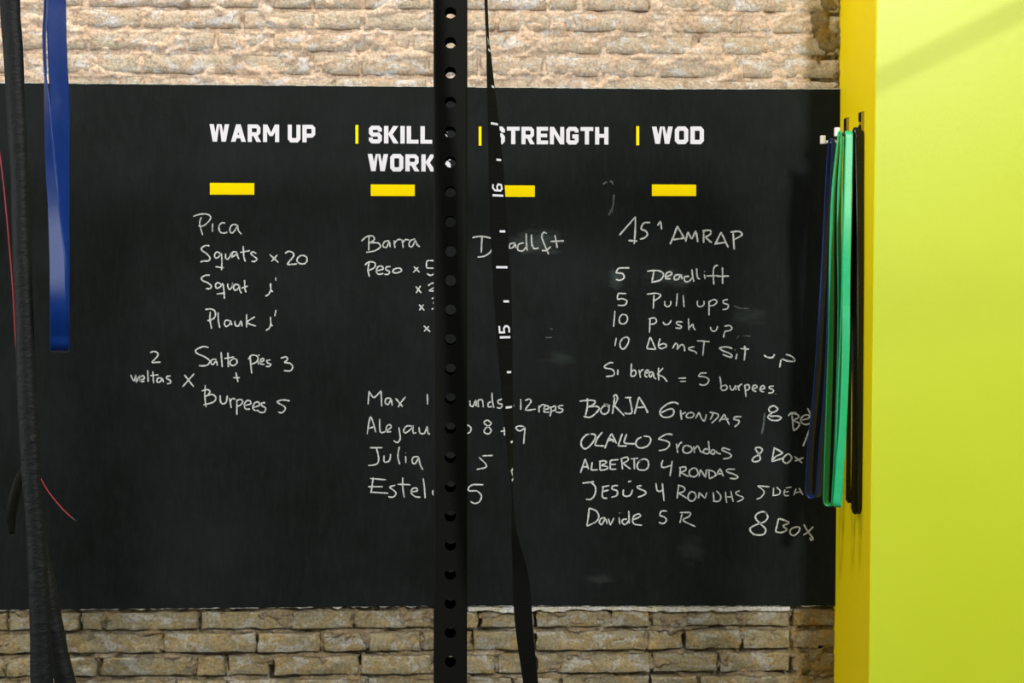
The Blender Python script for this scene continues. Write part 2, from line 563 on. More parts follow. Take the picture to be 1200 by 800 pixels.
def slab(name, y0, y1, dz_t, dz_b, jag, m, sd):
    n = 420
    V, Fc = [], []
    for i in range(n + 1):
        t = i / n
        x = tl.x + (BX1 - tl.x) * t
        s = (x - W(0, 400, YB).x) / (W(980, 400, YB).x - W(0, 400, YB).x)
        # the edges wander a little like hand-cut plaster
        zt = W(980 * s, 97.3 + 7.2 * min(1.0, max(0, s) * 1.25), YB).z + dz_t + jag * fbm(x * 30, sd, 0, 5)
        zb = W(980 * s, 714.5 - 5.0 * min(1.0, max(0, s) * 1.9), YB).z - dz_b - jag * 1.6 * fbm(x * 38, sd + 9, 0, 5)
        V += [(x, y0, zt), (x, y0, zb), (x, y1, zt), (x, y1, zb)]
    for i in range(n):
        a = 4 * i
        Fc += [(a + 1, a + 5, a + 4, a), (a, a + 4, a + 6, a + 2), (a + 1, a + 3, a + 7, a + 5)]
    Fc += [(0, 2, 3, 1), (4 * n, 4 * n + 1, 4 * n + 3, 4 * n + 2)]
    return mesh(name, V, Fc, m, board)


o = slab('plaster_backing', YB + 0.002, YW - 0.0100, 0.0032, 0.0016, 0.007, M_PLAS, 1.0)
o['label'] = 'pale crumbling plaster edge'
slab('painted_panel', YB, YB + 0.0021, 0.0, 0.0, 0.003, M_BOARD, 4.0)

# white plaster smeared over the first course under the board, right half
V, Fc = [], []
n, mrow = 260, 6
xa, xb = W(549, 712, YW).x, W(925, 712, YW).x
for i in range(n + 1):
    x = xa + (xb - xa) * i / n
    zt = W(600, 708, YW).z
    dp = 0.016 + 0.024 * fbm(x * 6, 0.3, 1.2, 4) + 0.012 * fbm(x * 30, 0.3, 1.2, 3)
    dp = max(0.008, min(0.020, dp)) + 0.006
    for j in range(mrow + 1):
        v = j / mrow
        d = 0.003 + 0.0125 * v + 0.006 * v * fbm(x * 40, 0.7, v * 3, 3) - (0.035 if j == mrow else 0)
        V.append((x, YW - d, zt - dp * v))
for i in range(n):
    for j in range(mrow):
        a = i * (mrow + 1) + j
        Fc.append((a, a + 1, a + mrow + 2, a + mrow + 1))
o = mesh('plaster_smear', V, Fc, M_PLAS, wall, True)
o['label'] = 'whitish plaster smeared over the bricks below the blackboard'

YT = YB - 0.0006                                # print lies on the paint


def polys(name, P, m, y=YT, th=0.0005, parent=None, proj=None):
    """flat polygons given in photo pixels on the board plane"""
    V, Fc = [], []
    for k, pts in enumerate(P):
        b = len(V)
        for (px, py) in pts:
            w = W(px, py, y)
            V.append((w.x, y - 0.00006 * (k % 9), w.z))
        Fc.append(tuple(range(b, b + len(pts))))
    return mesh(name, V, Fc, m, parent or board)


def ribbon_px(path, wd, closed=False):
    """quads of a thick 2-D polyline with mitred joins"""
    n = len(path)
    off = []
    for i in range(n):
        p = path[i]
        a = path[(i - 1) % n] if (closed or i > 0) else None
        b = path[(i + 1) % n] if (closed or i < n - 1) else None
        def nrm(u, v):
            dx, dy = v[0] - u[0], v[1] - u[1]
            l = math.hypot(dx, dy) or 1
            return (-dy / l, dx / l)
        if a is None: nx, ny, k = *nrm(p, b), 1
        elif b is None: nx, ny, k = *nrm(a, p), 1
        else:
            n1, n2 = nrm(a, p), nrm(p, b)
            nx, ny = n1[0] + n2[0], n1[1] + n2[1]
            l = math.hypot(nx, ny) or 1
            nx, ny = nx / l, ny / l
            k = 1 / max(0.5, nx * n1[0] + ny * n1[1])
        h = (wd[i] if isinstance(wd, list) else wd) / 2 * k
        off.append(((p[0] + nx * h, p[1] + ny * h), (p[0] - nx * h, p[1] - ny * h)))
    Q = []
    for i in range(n if closed else n - 1):
        j = (i + 1) % n
        Q.append([off[i][0], off[j][0], off[j][1], off[i][1]])
    return Q


def R_(x0, y0, x1, y1):
    return [(x0, y0), (x1, y0), (x1, y1), (x0, y1)]


def S_(path, t=0.24, closed=False):
    return ribbon_px(path, t, closed)


bowl = [(.1, .11), (.58, .11), (.68, .21), (.68, .46), (.58, .56), (.1, .56)]
GL = {
    'W': (1.22, [[(0, 0), (.27, 0), (.47, 1), (.2, 1)], [(.475, 0), (.61, 0), (.47, 1), (.25, 1)], [(.61, 0), (.745, 0), (.97, 1), (.75, 1)], [(.95, 0), (1.22, 0), (1.02, 1), (.75, 1)]]),
    'A': (.92, [[(.32, 0), (.6, 0), (.28, 1), (0, 1)], [(.32, 0), (.6, 0), (.92, 1), (.64, 1)], R_(.22, .6, .7, .8)]),
    'R': (.84, [R_(0, 0, .26, 1)] + S_(bowl, .22) + [[(.32, .6), (.58, .6), (.84, 1), (.55, 1)]]),
    'M': (1.0, [R_(0, 0, .25, 1), R_(.75, 0, 1, 1), [(0, 0), (.27, 0), (.6, .66), (.4, .66)], [(.73, 0), (1, 0), (.6, .66), (.4, .66)]]),
    'P': (.80, [R_(0, 0, .26, 1)] + S_([(.1, .11), (.58, .11), (.68, .21), (.68, .52), (.58, .62), (.1, .62)], .23)),
    'U': (.80, S_([(.13, 0), (.13, .78), (.23, .89), (.57, .89), (.67, .78), (.67, 0)], .25)),
    'S': (.80, S_([(.67, .33), (.67, .2), (.58, .11), (.22, .11), (.13, .2), (.13, .4), (.22, .5), (.58, .5), (.67, .6), (.67, .8), (.58, .89), (.22, .89), (.13, .8), (.13, .67)], .235)),
    'K': (.86, [R_(0, 0, .26, 1), [(.54, 0), (.85, 0), (.50, .5), (.22, .5)], [(.22, .42), (.47, .42), (.87, 1), (.56, 1)]]),
    'I': (.26, [R_(0, 0, .26, 1)]),
    'L': (.70, [R_(0, 0, .26, 1), R_(.2, .78, .70, 1)]),
    'O': (.80, S_([(.23, .11), (.57, .11), (.67, .22), (.67, .78), (.57, .89), (.23, .89), (.13, .78), (.13, .22)], .25, True)),
    'T': (.80, [R_(0, 0, .80, .22), R_(.27, .2, .53, 1)]),
    'E': (.72, [R_(0, 0, .26, 1), R_(.2, 0, .72, .22), R_(.2, .39, .66, .60), R_(.2, .78, .72, 1)]),
    'N': (.90, [R_(0, 0, .25, 1), R_(.65, 0, .90, 1), [(0, 0), (.26, 0), (.90, 1), (.64, 1)]]),
    'G': (.80, S_([(.67, .32), (.67, .2), (.58, .11), (.22, .11), (.13, .2), (.13, .8), (.22, .89), (.58, .89), (.67, .8), (.67, .54), (.40, .54)], .235)),
    'H': (.84, [R_(0, 0, .26, 1), R_(.58, 0, .84, 1), R_(.2, .39, .64, .61)]),
    'D': (.80, [R_(0, 0, .26, 1)] + S_([(.1, .11), (.57, .11), (.67, .22), (.67, .78), (.57, .89), (.1, .89)], .25)),
}


def heading(text, x0, x1, yt, yb, slope=0.008):
    """every letter is a flat painted piece of its own"""
    nat = sum((GL[ch][0] if ch != ' ' else 0.30) for ch in text) + 0.115 * (len(text) - 1)
    sx, x = (x1 - x0) / nat, 0.0
    for ch in text:
        if ch == ' ':
            x += 0.415
            continue
        w, shp = GL[ch]
        P = [[(x0 + (x + u) * sx, yt + (yb - yt) * v + slope * (x + u) * sx) for u, v in pts] for pts in shp]
        o = polys('letter', P, M_PRINT_W)
        o['label'] = 'white block capital ' + ch
        x += w + 0.115


heading('WARM UP', 245.5, 369.5, 145.3, 165.8)
heading('SKILLS', 432.0, 524.5, 147.3, 167.8)
heading('WORKS', 431.0, 528.5, 180.3, 200.3)
heading('STRENGTH', 577.0, 713.0, 148.4, 168.8, 0.004)
heading('WOD', 764.0, 825.0, 148.3, 168.5, 0.002)
for (a, b, c_, d) in ((246, 214.2, 298, 228.0), (434.5, 216.0, 486, 229.6), (575, 217.0, 626.8, 230.6), (764, 216.0, 815.8, 229.6)):
    polys('heading_bar', [[(a, b), (c_, b + 0.3), (c_, d + 0.1), (a, d)]], M_PRINT_Y)
for (a, b, c_, d) in ((416.6, 146.4, 419.9, 168.3), (561.0, 148.2, 564.2, 170.5), (745.6, 147.8, 749.0, 170.2)):
    polys('heading_divider', [R_(a, b, c_, d)], M_PRINT_Y)

# ------------------------------------------------------------------ chalk handwriting
# each line: (words, origin x, origin y, scale, strokes); a stroke is "x,y x,y ..."
CH = []


def ch(words, ox, oy, s, txt, w=1.9, faint=False, curve=True):
    CH.append((words, ox, oy, s, [[tuple(float(v) for v in p.split(',')) for p in st.split()] for st in txt.split('/')], w, faint, curve))


ch('Pica', 140, 240, 5, '480,72 470,110 488,178/432,68 470,55 515,55 535,75 515,105 485,125 462,122/545,108 545,158/620,108 600,105 583,125 590,158 615,165 632,158/690,118 665,115 648,135 650,160 665,162 685,135 692,122 697,150 715,172')
ch('Squats x 20', 140, 240, 5, '528,240 505,238 482,252 485,268 510,285 530,310 520,328 495,328 475,335/590,285 572,275 558,290 560,308 575,310 592,292 598,290 600,340 598,382/562,362 612,368/622,285 622,310 635,318 648,300 655,282 660,310/690,278 668,275 660,292 668,302 688,285 692,300 700,318/725,240 728,300 738,332/708,278 765,268/802,285 782,275 770,285 785,300 805,315 795,330 772,330/880,290 932,338/925,293 890,332/970,285 990,272 1015,280 1020,300 985,345 1010,348 1040,345/1075,295 1055,300 1040,320 1050,340 1080,345 1098,330 1095,305 1075,295')
ch("Squat 1'", 140, 240, 5, "530,412 505,412 480,428 490,445 515,455 538,475 530,490 505,490/595,465 575,455 562,470 570,488 590,480 605,462 612,500 615,550/570,522 620,515/635,460 635,480 645,495 660,480 662,462 666,485/700,470 680,465 668,485 678,500 695,490 702,475 705,500 715,518/733,440 735,490 742,512/715,488 752,475/885,458 888,498 900,508/888,495 875,522 855,535/915,425 917,445")
ch("Plank 1'", 140, 240, 5, "532,625 530,670 540,725/503,612 540,610 560,625 560,655 540,672 515,678/578,630 580,680 588,720/650,680 625,675 615,695 625,712 645,700 652,682 658,705/675,680 680,705 698,708 712,682 718,712/745,640 745,718/795,655 748,688 800,710/885,655 888,700 900,708/888,695 878,722 858,735/917,615 910,652")
ch('2 weltas x', 140, 370, 5, '180,215 205,208 225,220 220,240 192,270 215,272 242,270/65,345 85,380 95,350 100,385 118,352 122,380 145,365 138,350 122,362 128,384 148,382/165,318 168,388/195,325 200,395/180,350 228,345/248,365 225,365 220,385 238,387 250,368 258,388/300,352 278,355 278,368 298,378 298,392 280,398/380,345 435,415/438,338 370,415')
ch('Salto pies 3', 140, 370, 5, '522,185 490,180 448,200 455,220 500,240 530,265 510,290 465,292/568,255 545,255 535,275 548,285 566,265 574,292/595,212 602,300/635,215 638,300/615,250 672,240/668,250 650,265 650,285 670,290 688,275 685,255 668,250/765,232 770,290 775,338/755,255 775,230 805,235 812,255 795,275 772,282/810,260 815,285/816,226 819,234/822,272 845,262 842,250 828,256 828,280 850,284/884,258 865,262 868,275 886,283 878,296 858,295/945,248 975,240 985,255 968,272 1000,278 1015,300 1000,322 962,320')
ch('+', 140, 370, 5, '682,330 695,388/665,362 705,362')
ch('Burpees 5', 140, 370, 5, '503,405 500,470 508,535/482,440 515,432 530,445 512,468 500,470/510,468 545,460 565,480 550,505 490,522/590,465 592,500 605,515 625,505 632,465/645,480 655,540/650,500 662,485 680,488/688,490 688,580/688,495 712,490 722,505 705,525 690,528/730,525 768,515 765,498 745,498 732,520 740,545 765,545/785,535 818,525 815,505 795,508 782,530 790,552 815,555/855,508 832,512 834,525 855,540 850,562 825,565 808,550/998,498 955,492 925,505 965,530 970,550 950,568 930,562')
ch('Barra', 410, 260, 4.444, '100,70 98,148/60,100 85,78 115,72 128,90 105,108 95,110/105,108 148,110 158,130 130,150 85,158/205,98 182,102 172,125 190,132 205,105 210,132/230,95 235,135/232,110 250,92 268,92/272,92 278,135/275,108 290,92 308,95/340,88 315,98 308,122 325,128 340,98 350,118 365,130')
ch('Peso x 5', 410, 260, 4.444, '100,210 95,250 102,285/78,225 100,208 128,212 130,235 100,252/135,255 172,245 165,230 145,235 138,258 150,272 175,268/212,232 190,235 188,248 206,258 200,272 180,272/245,240 228,248 225,262 245,265 268,255 262,242 245,240/333,232 362,262/357,235 330,263/440,202 402,204 400,240/400,240 436,240/402,268 420,278 445,266')
ch('x 2', 410, 260, 4.444, '343,335 372,370/368,332 345,370/408,332 430,318 448,332 415,358 450,357')
ch('x 3', 410, 260, 4.444, '360,430 388,460/384,430 362,460/426,398 455,395 436,422 460,438 425,455')
ch('x', 410, 260, 4.444, '385,540 418,572/412,543 386,570')
ch('Deadlft', 410, 260, 4.444, '638,82 680,75 732,84 748,105 745,130 730,158 700,178 665,182/688,80 684,160/768,132 795,120 790,105 772,115 772,140 800,142/858,110 835,115 832,135 850,132 860,112 864,135/905,108 878,118 875,145 900,150 920,128/918,60 920,120 924,150/945,65 948,115 960,138 984,135/1025,60 1008,55 1000,80 1015,120 1035,168/1000,148 1022,148 1046,128/1068,68 1080,135/1045,102 1075,100 1115,98', 2.0)
ch('Max 10 rounds - 12 reps', 410, 440, 4.444, '100,80 95,150/102,85 120,112 135,108 162,78/162,78 166,160/215,120 190,118 185,142 200,150 215,125 220,157/238,118 275,162/290,110 262,145 252,165/403,95 405,150/470,110 450,130 470,150 490,130 470,110/625,130 628,155 642,158 655,130 658,160/670,165 668,130 690,128 694,165/735,135 720,145 722,162 740,160/740,88 742,130 750,168/792,122 772,130 775,145 794,150 785,168 765,166/852,156 856,157/890,122 890,178/912,130 935,122 942,138 916,178 968,174/985,155 985,192/985,168 1002,152 1022,155/1006,176 1035,172 1028,156 1012,165 1012,188 1038,190/1045,160 1048,185 1042,212/1047,168 1068,158 1070,178 1047,185/1112,155 1088,158 1090,168 1110,178 1095,192 1072,188')
ch('Alejan... 8 + 9', 410, 440, 4.444, '90,305 108,215 135,295/98,275 128,265/155,225 158,290 182,292 215,268 206,255 192,265 190,290 215,292/255,268 262,325 248,348 228,338/330,265 297,262 280,285 290,298 318,278 328,262 330,298 346,296/360,268 365,298 388,300 402,268 407,300 418,302/612,256 630,270 628,290 612,302/735,245 715,232 698,245 720,265 736,285 722,303 700,295 706,275 732,255 736,240/803,268 806,312/785,290 818,285/908,265 880,262 865,272 885,288 910,272/912,268 905,355')
ch('Julia 5', 410, 440, 4.444, '105,375 170,375/138,375 150,430 140,460 95,468/178,415 178,445 192,450 208,438 212,408/258,370 250,420 260,462/290,418 292,455/291,402 291,404/358,422 330,425 325,450 340,458 358,430 365,460 380,490/745,415 690,418/672,425 708,460 706,478 660,488')
ch('Estela 5', 410, 440, 4.444, '122,530 110,612/105,535 188,542/95,578 172,578/105,606 200,612/238,570 208,580 232,600 240,615 225,632 200,630/275,530 276,590 284,635/248,565 315,568/315,605 350,600 345,585 325,590 320,612 342,630 368,632/382,535 388,580 392,638/455,598 435,598 432,615 445,622 455,600 458,622/695,568 640,568 618,585 622,600 660,600 685,625 675,655 650,665 628,655')
ch("15' AMRAP", 670, 240, 4.444, "248,158 290,110 332,62/332,62 330,140 325,205/295,185 342,188/408,92 375,95 362,125 385,135 394,155 378,172 355,178/448,108 462,88 468,128/512,205 530,165 550,110/550,110 588,178/520,182 588,172/592,192 605,140/605,140 625,175 645,140 657,195/687,130 687,198/680,135 720,133 722,152 695,168/695,168 730,198/745,208 778,142/778,142 815,222/748,202 803,195/840,145 846,232/826,142 870,138 886,156 845,182", 2.2)
ch('5 Deadlift', 670, 240, 4.444, '300,328 245,328/245,328 232,352 265,358 272,380 250,392 230,388/392,345 450,342 478,360 465,388 440,398 415,402/428,345 418,400/488,376 520,362 512,348 492,358 490,382 515,385/562,362 538,368 535,388 555,386 568,364 575,388/612,372 588,375 590,398 610,398 628,378/625,335 630,370 636,400/650,330 655,378 668,385/690,362 695,386/692,346 692,348/740,415 737,350 745,320 762,315/700,370 765,368/785,325 786,412/755,372 820,370', 2.0)
ch('5 Pull ups', 670, 240, 4.444, '285,462 240,460/242,462 238,490 262,488 287,500 275,522 240,522/428,470 425,540/390,465 440,460 463,472 440,493 425,500/485,500 485,520 500,530 515,518 515,500/550,460 545,528/580,470 585,532/655,498 655,522 672,530 688,518 688,500/715,500 715,575/715,505 742,492 756,505 740,522 718,526/813,492 790,498 792,512 815,520 810,540 785,545', 1.8)
ch('10 push up', 670, 240, 4.444, '225,550 218,635/262,570 248,590 252,615 275,618 290,600 285,575 262,570/408,595 405,665/400,594 430,588 442,605 430,618 408,622/475,608 485,622 505,620 518,600/577,610 550,608 547,620 570,632 566,642 540,640/608,590 610,652/612,640 630,622 635,640 645,652/722,635 730,655 750,655 760,630/795,632 822,628 835,642 820,655 798,660 790,692', 1.8)
ch('10 Abmat sit up', 670, 240, 4.444, '232,692 225,735/270,690 252,715 255,742 270,750 290,728 298,700 285,688 265,695/408,688 390,748/390,748 438,752/438,752 410,688/460,695 452,735 468,748 494,735 480,722 456,730/525,748 540,722 552,730 550,750 570,728 585,735 588,762/640,738 610,745 615,755 640,762 652,776/652,707 718,712/690,710 682,785')
ch('sit up', 800, 340, 6.667, '388,455 340,442 292,450 310,470 360,490 385,510 370,522 310,500/425,495 415,540/408,465 410,468/480,435 490,460 480,548/450,455 520,460/635,505 660,522 700,525 718,500/768,540 758,602/775,535 820,552 868,555 875,540 850,515 805,500', 2.1)
ch('Si break = 5', 690, 410, 8, '228,122 200,118 148,150 160,170 215,180 240,210 225,240 160,248/272,182 270,235/400,125 395,248/396,248 430,240 442,210 425,187 400,205/470,185 485,260/480,212 498,187 515,187/525,222 560,205 550,187 532,200 528,243 550,252/602,207 575,210 565,240 583,250 603,215 612,255 632,272/655,165 652,225 657,285/698,168 640,228/642,228 700,255 735,298/840,265 915,262/855,295 912,292/1105,215 1050,215/1050,215 1030,245 1080,250 1125,275 1110,315 1070,330 1035,318')
ch('burpees.', 800, 440, 6.667, '290,5 298,60 300,110/302,82 335,75 348,92 335,112 303,115/368,75 375,105 395,110 412,80 417,112/430,75 442,118/435,95 450,72 465,68/485,75 490,120 495,168/480,80 510,70 523,90 510,112 492,114/545,105 580,92 572,75 552,80 546,110 575,125/605,108 640,98 632,80 612,86 606,116 635,128/712,80 680,85 680,98 707,112 700,132 668,135/725,143 727,147')
ch('BORJA 6 r', 670, 440, 6.667, '60,200 130,192 180,198 170,225 125,245/122,175 122,240 108,310/125,245 190,240 215,258 180,300 140,325 92,318/270,230 240,245 226,278 248,300 280,290 292,258 285,238 258,222 300,236/323,165 345,150 358,180 340,222 325,245/335,170 318,300/335,235 370,270 410,312/415,172 468,170/450,172 468,250 468,290 440,298 412,290/490,300 525,165/525,165 570,240 595,292/507,250 572,245/835,222 800,208 750,220 700,260 690,295 720,325 770,320 797,295 790,262 750,265 700,290/850,268 858,345/858,302 892,285/915,290 895,310 905,328 940,325 955,305 940,288 915,290', 2.1)
ch('ondas 8 Bel', 800, 440, 6.667, '100,335 128,285/128,285 150,338 172,350 185,302/210,285 270,298 275,325 225,372/240,295 215,345/285,360 325,300/325,300 365,385/295,340 360,338/460,320 410,322 402,340 440,352 435,375 405,400/742,255 710,235 680,250 675,275 705,287 740,268 742,250/705,287 665,320 690,345 740,350 770,330 740,315 680,318/825,315 850,290 890,292/855,310 865,425/838,300 890,300 905,325 862,350/862,350 912,375 895,410 862,432/918,350 985,332 985,310 955,308 928,330 925,362 960,382 1000,370/975,255 998,300 1005,345/988,425 965,490 940,552', 2.1)
ch('OLALLO 5 r', 670, 440, 6.667, '150,455 110,465 75,510 80,555 110,570 150,540 182,490 178,460 130,455/240,440 200,490 180,545/180,545 255,550/258,570 285,500 312,452/312,452 350,530/275,508 335,500/290,480 330,520/395,452 362,548/362,548 430,550/430,455 410,515 430,530 497,532/545,480 510,500 502,540 535,565 590,550 617,510 605,478 560,472/790,462 740,457 675,495/675,495 740,510 765,532 740,572 680,586/818,530 828,605/828,562 845,530 862,520/900,545 875,555 870,590 900,606 935,590 935,560 900,545/952,550 960,605/960,575 985,550 1005,590 1025,602/1065,575 1038,575 1030,600 1060,610 1074,590 1068,510/1122,585 1100,580 1085,600 1105,614 1125,592 1140,605 1165,612', 2.1)
ch('s 8 Box', 800, 440, 6.667, '370,580 320,565 310,582 360,605 380,625 360,643 315,650/565,565 600,560 622,580 600,612 555,640 545,665 575,672 605,655 600,620 580,592 565,568/715,568 698,668/710,562 770,595 775,608 725,632/725,632 700,668 790,642/812,617 788,640 785,668 812,684 845,660 850,635 830,612 812,617/873,630 935,682/945,640 875,668', 2.1)
ch('ALBERTO 4 RONDA', 670, 530, 6.667, '68,160 105,50/105,50 132,132/85,112 128,112/160,75 152,138/152,138 205,135/220,70 222,140/212,70 258,65 270,80 230,102/230,102 276,110 272,130 222,140/302,60 300,132/300,132 350,130/300,62 365,55/300,95 345,92/390,52 396,132/380,52 430,36 440,60 400,85/400,85 460,130/460,50 520,45/487,50 490,130/545,55 513,90 520,130 570,137 598,110 595,65 560,50 528,72/713,60 700,100 720,118 780,98/785,65 768,185/848,115 845,190/838,120 885,112 890,138 850,155/850,155 915,190/950,120 920,145 925,180 960,190 986,165 975,130 950,120/995,190 1005,132/1005,132 1045,195/1045,195 1052,132/1070,132 1075,202/1062,135 1110,150 1122,180 1075,205/1120,190 1160,125/1160,125 1185,188/1132,166 1178,166', 2.0)
ch('s', 800, 530, 6.667, '410,130 350,130/350,130 345,150 400,170 432,190 410,205 368,200', 2.0)
ch('JESUS 4 ROND', 670, 530, 6.667, '82,240 175,228/150,232 185,270 180,330 150,365 112,365/248,265 240,305 242,350 278,358/235,270 295,258/242,305 290,293/362,258 322,262 316,285 355,300 352,335 310,350/405,290 402,330 430,342 460,330 475,290/440,230 465,222/545,258 515,265 520,280 577,305 568,330 515,350/658,238 665,290 685,305 715,288/708,240 714,310 722,380/835,260 823,358/828,256 875,270 880,300 835,318/835,318 905,360/930,305 910,335 915,370 945,378 970,350 960,315 930,305/990,360 995,312/995,312 1042,358/1042,358 1056,310/1105,310 1112,380/1130,300 1165,340 1150,380 1102,378', 2.0)
ch('AS 5 DEA', 800, 530, 6.667, '335,305 338,350 345,395/375,300 395,385/340,346 390,348/445,300 417,310 425,330 472,350 462,370 425,385/680,268 585,260/585,260 636,305 612,350 575,364/710,275 708,340/733,270 762,300 750,328 702,337/800,290 792,312 797,335 832,336/805,278 850,270/797,310 830,304/887,280 868,335/908,275 940,332/875,315 925,306', 1.7)
ch('Davide 5 R', 670, 530, 6.667, '135,435 130,500 118,575/135,435 190,455 212,500 190,540 118,575/262,510 230,515 215,545 235,562 262,520 277,560/285,515 302,568/302,568 330,510/370,505 375,562/375,470 377,474/432,520 400,525 395,550 420,562 447,530/445,455 450,555/480,525 535,500 525,480 490,493 475,530 492,560 550,568/745,458 702,458 690,490 725,505 740,530 715,555 680,545/862,480 845,550/845,470 925,470 915,500 870,530 965,578', 1.9)
ch('8 Box', 800, 530, 6.667, '660,482 630,462 580,480 570,515 610,560 648,600 630,640 560,640 525,600 560,570 640,540 665,500 640,465/750,515 725,618/725,618 772,625 815,602 782,578/750,515 830,545 782,572/895,580 850,595 838,630 870,648 905,620 915,590 895,580/945,560 980,620 1018,670 1005,685 992,665/1020,580 980,620 942,645', 2.1)
ch('', 670, 240, 4.444, '215,5 205,30 192,55', 2.4, True)
ch('', 700, 130, 6.667, '45,575 60,560 75,552/95,552 115,552 122,575/130,650 125,720 112,795', 2.2, True)
ch('', 800, 440, 6.667, '640,290 632,380 618,455', 2.6, True)
ch('', 800, 340, 6.667, '400,120 450,140 520,142/440,355 420,378/470,355 530,358', 1.6, True)
ch('', 560, 340, 6.667, '560,300 585,305/530,370 580,368', 1.8, True)

for (words, ox, oy, s, strokes, w, faint, curve) in CH:
    V, Fc = [], []
    lay = 0
    for st in strokes:
        P = [(ox + x / s, oy + y / s) for x, y in st]
        if len(P) > 2: P = catmull(P, 5)
        else:
            n = max(2, int(math.hypot(P[1][0] - P[0][0], P[1][1] - P[0][1]) / 1.5))
            P = [(P[0][0] + (P[1][0] - P[0][0]) * k / n, P[0][1] + (P[1][1] - P[0][1]) * k / n) for k in range(n + 1)]
        sd = random.random() * 99
        wl = []
        for i, (x, y) in enumerate(P):
            k = 1 + 0.45 * NZ(Vector((x * 0.9 + sd, y * 0.9, 1)))
            if i in (0, len(P) - 1): k *= 0.65
            wl.append(0.88 * w * k)
        lay += 1
        yy = YB - 0.0004 - 0.00002 * lay
        for Q in ribbon_px(P, wl):
            b = len(V)
            for (px, py) in Q:
                p = W(px, py, yy)
                V.append((p.x, yy, p.z))
            Fc.append((b, b + 1, b + 2, b + 3))
    o = mesh('chalk_writing', V, Fc, M_CHALK2 if faint else M_CHALK, board)
    o['kind'] = 'stuff'
    o['label'] = 'faint wiped chalk marks' if faint else 'white chalk handwriting reading ' + words

# ------------------------------------------------------------------ steel rig upright with drilled holes
YU = 2.42
T = 0.058


TD = 0.065                                      # the tube is a little deeper than wide


def drilled_tube(name, xc, yf, z0, z1, parent, zhole, m=M_STEEL, pitch=0.0507, r=0.0097, wall_t=0.003):
    """square tube, holes through the front and the back wall"""
    V, Fc = [], []
    x0, x1, h = xc - T / 2, xc + T / 2, wall_t
    holes = []
    z = zhole
    while z - pitch > z0 + 0.04: z -= pitch
    while z < z1 - 0.04:
        holes.append(z)
        z += pitch
    N = 20

    def face(y, xa, xb, flip, dz=0.0):
        rings = {}
        edges = [z0] + [(holes[i] + holes[i + 1]) / 2 for i in range(len(holes) - 1)] + [z1]
        for i, zc in enumerate(holes):
            zc += dz
            za, zb = edges[i], edges[i + 1]
            b = len(V)
            for k in range(N):
                a = 2 * math.pi * k / N
                V.append((xc + r * math.cos(a), y, zc + r * math.sin(a)))
            for k in range(N):
                a = 2 * math.pi * k / N
                ca, sa = math.cos(a), math.sin(a)
                # project onto the cell rectangle
                tx = ((xb - xc) if ca > 0 else (xa - xc)) / ca if abs(ca) > 1e-6 else 1e9
                tz = ((zb - zc) if sa > 0 else (za - zc)) / sa if abs(sa) > 1e-6 else 1e9
                t = min(tx, tz)
                V.append((xc + t * ca, y, zc + t * sa))
            corner = [(xb, zb), (xa, zb), (xa, za), (xb, za)]
            for k in range(N):
                j = (k + 1) % N
                a, c_, d, e = b + k, b + j, b + N + j, b + N + k
                P0, P1 = V[e], V[d]
                quad = [a, c_, d, e]
                same = (abs(P0[0] - P1[0]) < 1e-9) or (abs(P0[2] - P1[2]) < 1e-9)
                if not same:
                    cx = xb if max(P0[0], P1[0]) >= xb - 1e-9 else xa
                    cz = zb if max(P0[2], P1[2]) >= zb - 1e-9 else za
                    V.append((cx, y, cz))
                    quad = [a, c_, d, len(V) - 1, e]
                Fc.append(tuple(quad if flip else quad[::-1]))
            rings[i] = b
        return rings

    c = 0.003                                   # rounded outer edge, one chamfer
    rf = face(yf, x0 + c, x1 - c, True)
    rfi = face(yf + h, x0 + h, x1 - h, False)
    rb = face(yf + TD, x0 + c, x1 - c, False, 0.001)
    rbi = face(yf + TD - h, x0 + h, x1 - h, True, 0.001)
    for A, B in ((rf, rfi), (rbi, rb)):
        for i in A:
            for k in range(N):
                j = (k + 1) % N
                Fc.append((A[i] + k, B[i] + k, B[i] + j, A[i] + j))
    prof = [(x0 + c, yf), (x0, yf + c), (x0, yf + TD - c), (x0 + c, yf + TD)]
    prof2 = [(x1 - c, yf + TD), (x1, yf + TD - c), (x1, yf + c), (x1 - c, yf)]
    for pr in (prof, prof2, [(x0 + h, yf + TD - h), (x0 + h, yf + h)], [(x1 - h, yf + h), (x1 - h, yf + TD - h)]):
        for (a, b) in zip(pr, pr[1:]):
            k = len(V)
            V.extend([(a[0], a[1], z0), (b[0], b[1], z0), (b[0], b[1], z1), (a[0], a[1], z1)])
            Fc.append((k, k + 1, k + 2, k + 3))
    return mesh(name, V, Fc, m, parent)


ZC = 2.36                                       # underside of the crossbar, above the picture
UX = W(527.8, 400, YU).x
rack = empty('rig', (UX, YU, 0.0))
tag(rack, 'black steel training rig whose upright with round holes stands before the blackboard', 'rig')
zh = W(528, 398, YU).z
up = drilled_tube('upright', UX, YU, 0.008, ZC, rack, zh)
# the real post stands very slightly out of plumb
drilled_tube('upright', -1.42, YU, 0.008, ZC, rack, zh)
drilled_tube('upright', 1.22, YU, 0.008, ZC, rack, zh)
for x in (UX, -1.42, 1.22):
    V, Fc = [], []
    box(V, Fc, x - 0.07, x + 0.07, YU - 0.04, YU + T + 0.04, 0.0, 0.008)
    mesh('foot_plate', V, Fc, M_STEEL, rack)
V, Fc = [], []
box(V, Fc, -1.47, 1.27, YU, YU + T, ZC, ZC + T)
o = mesh('crossbar', V, Fc, M_STEEL, rack)
bv = o.modifiers.new('bevel', 'BEVEL')
bv.width, bv.segments = 0.003, 2


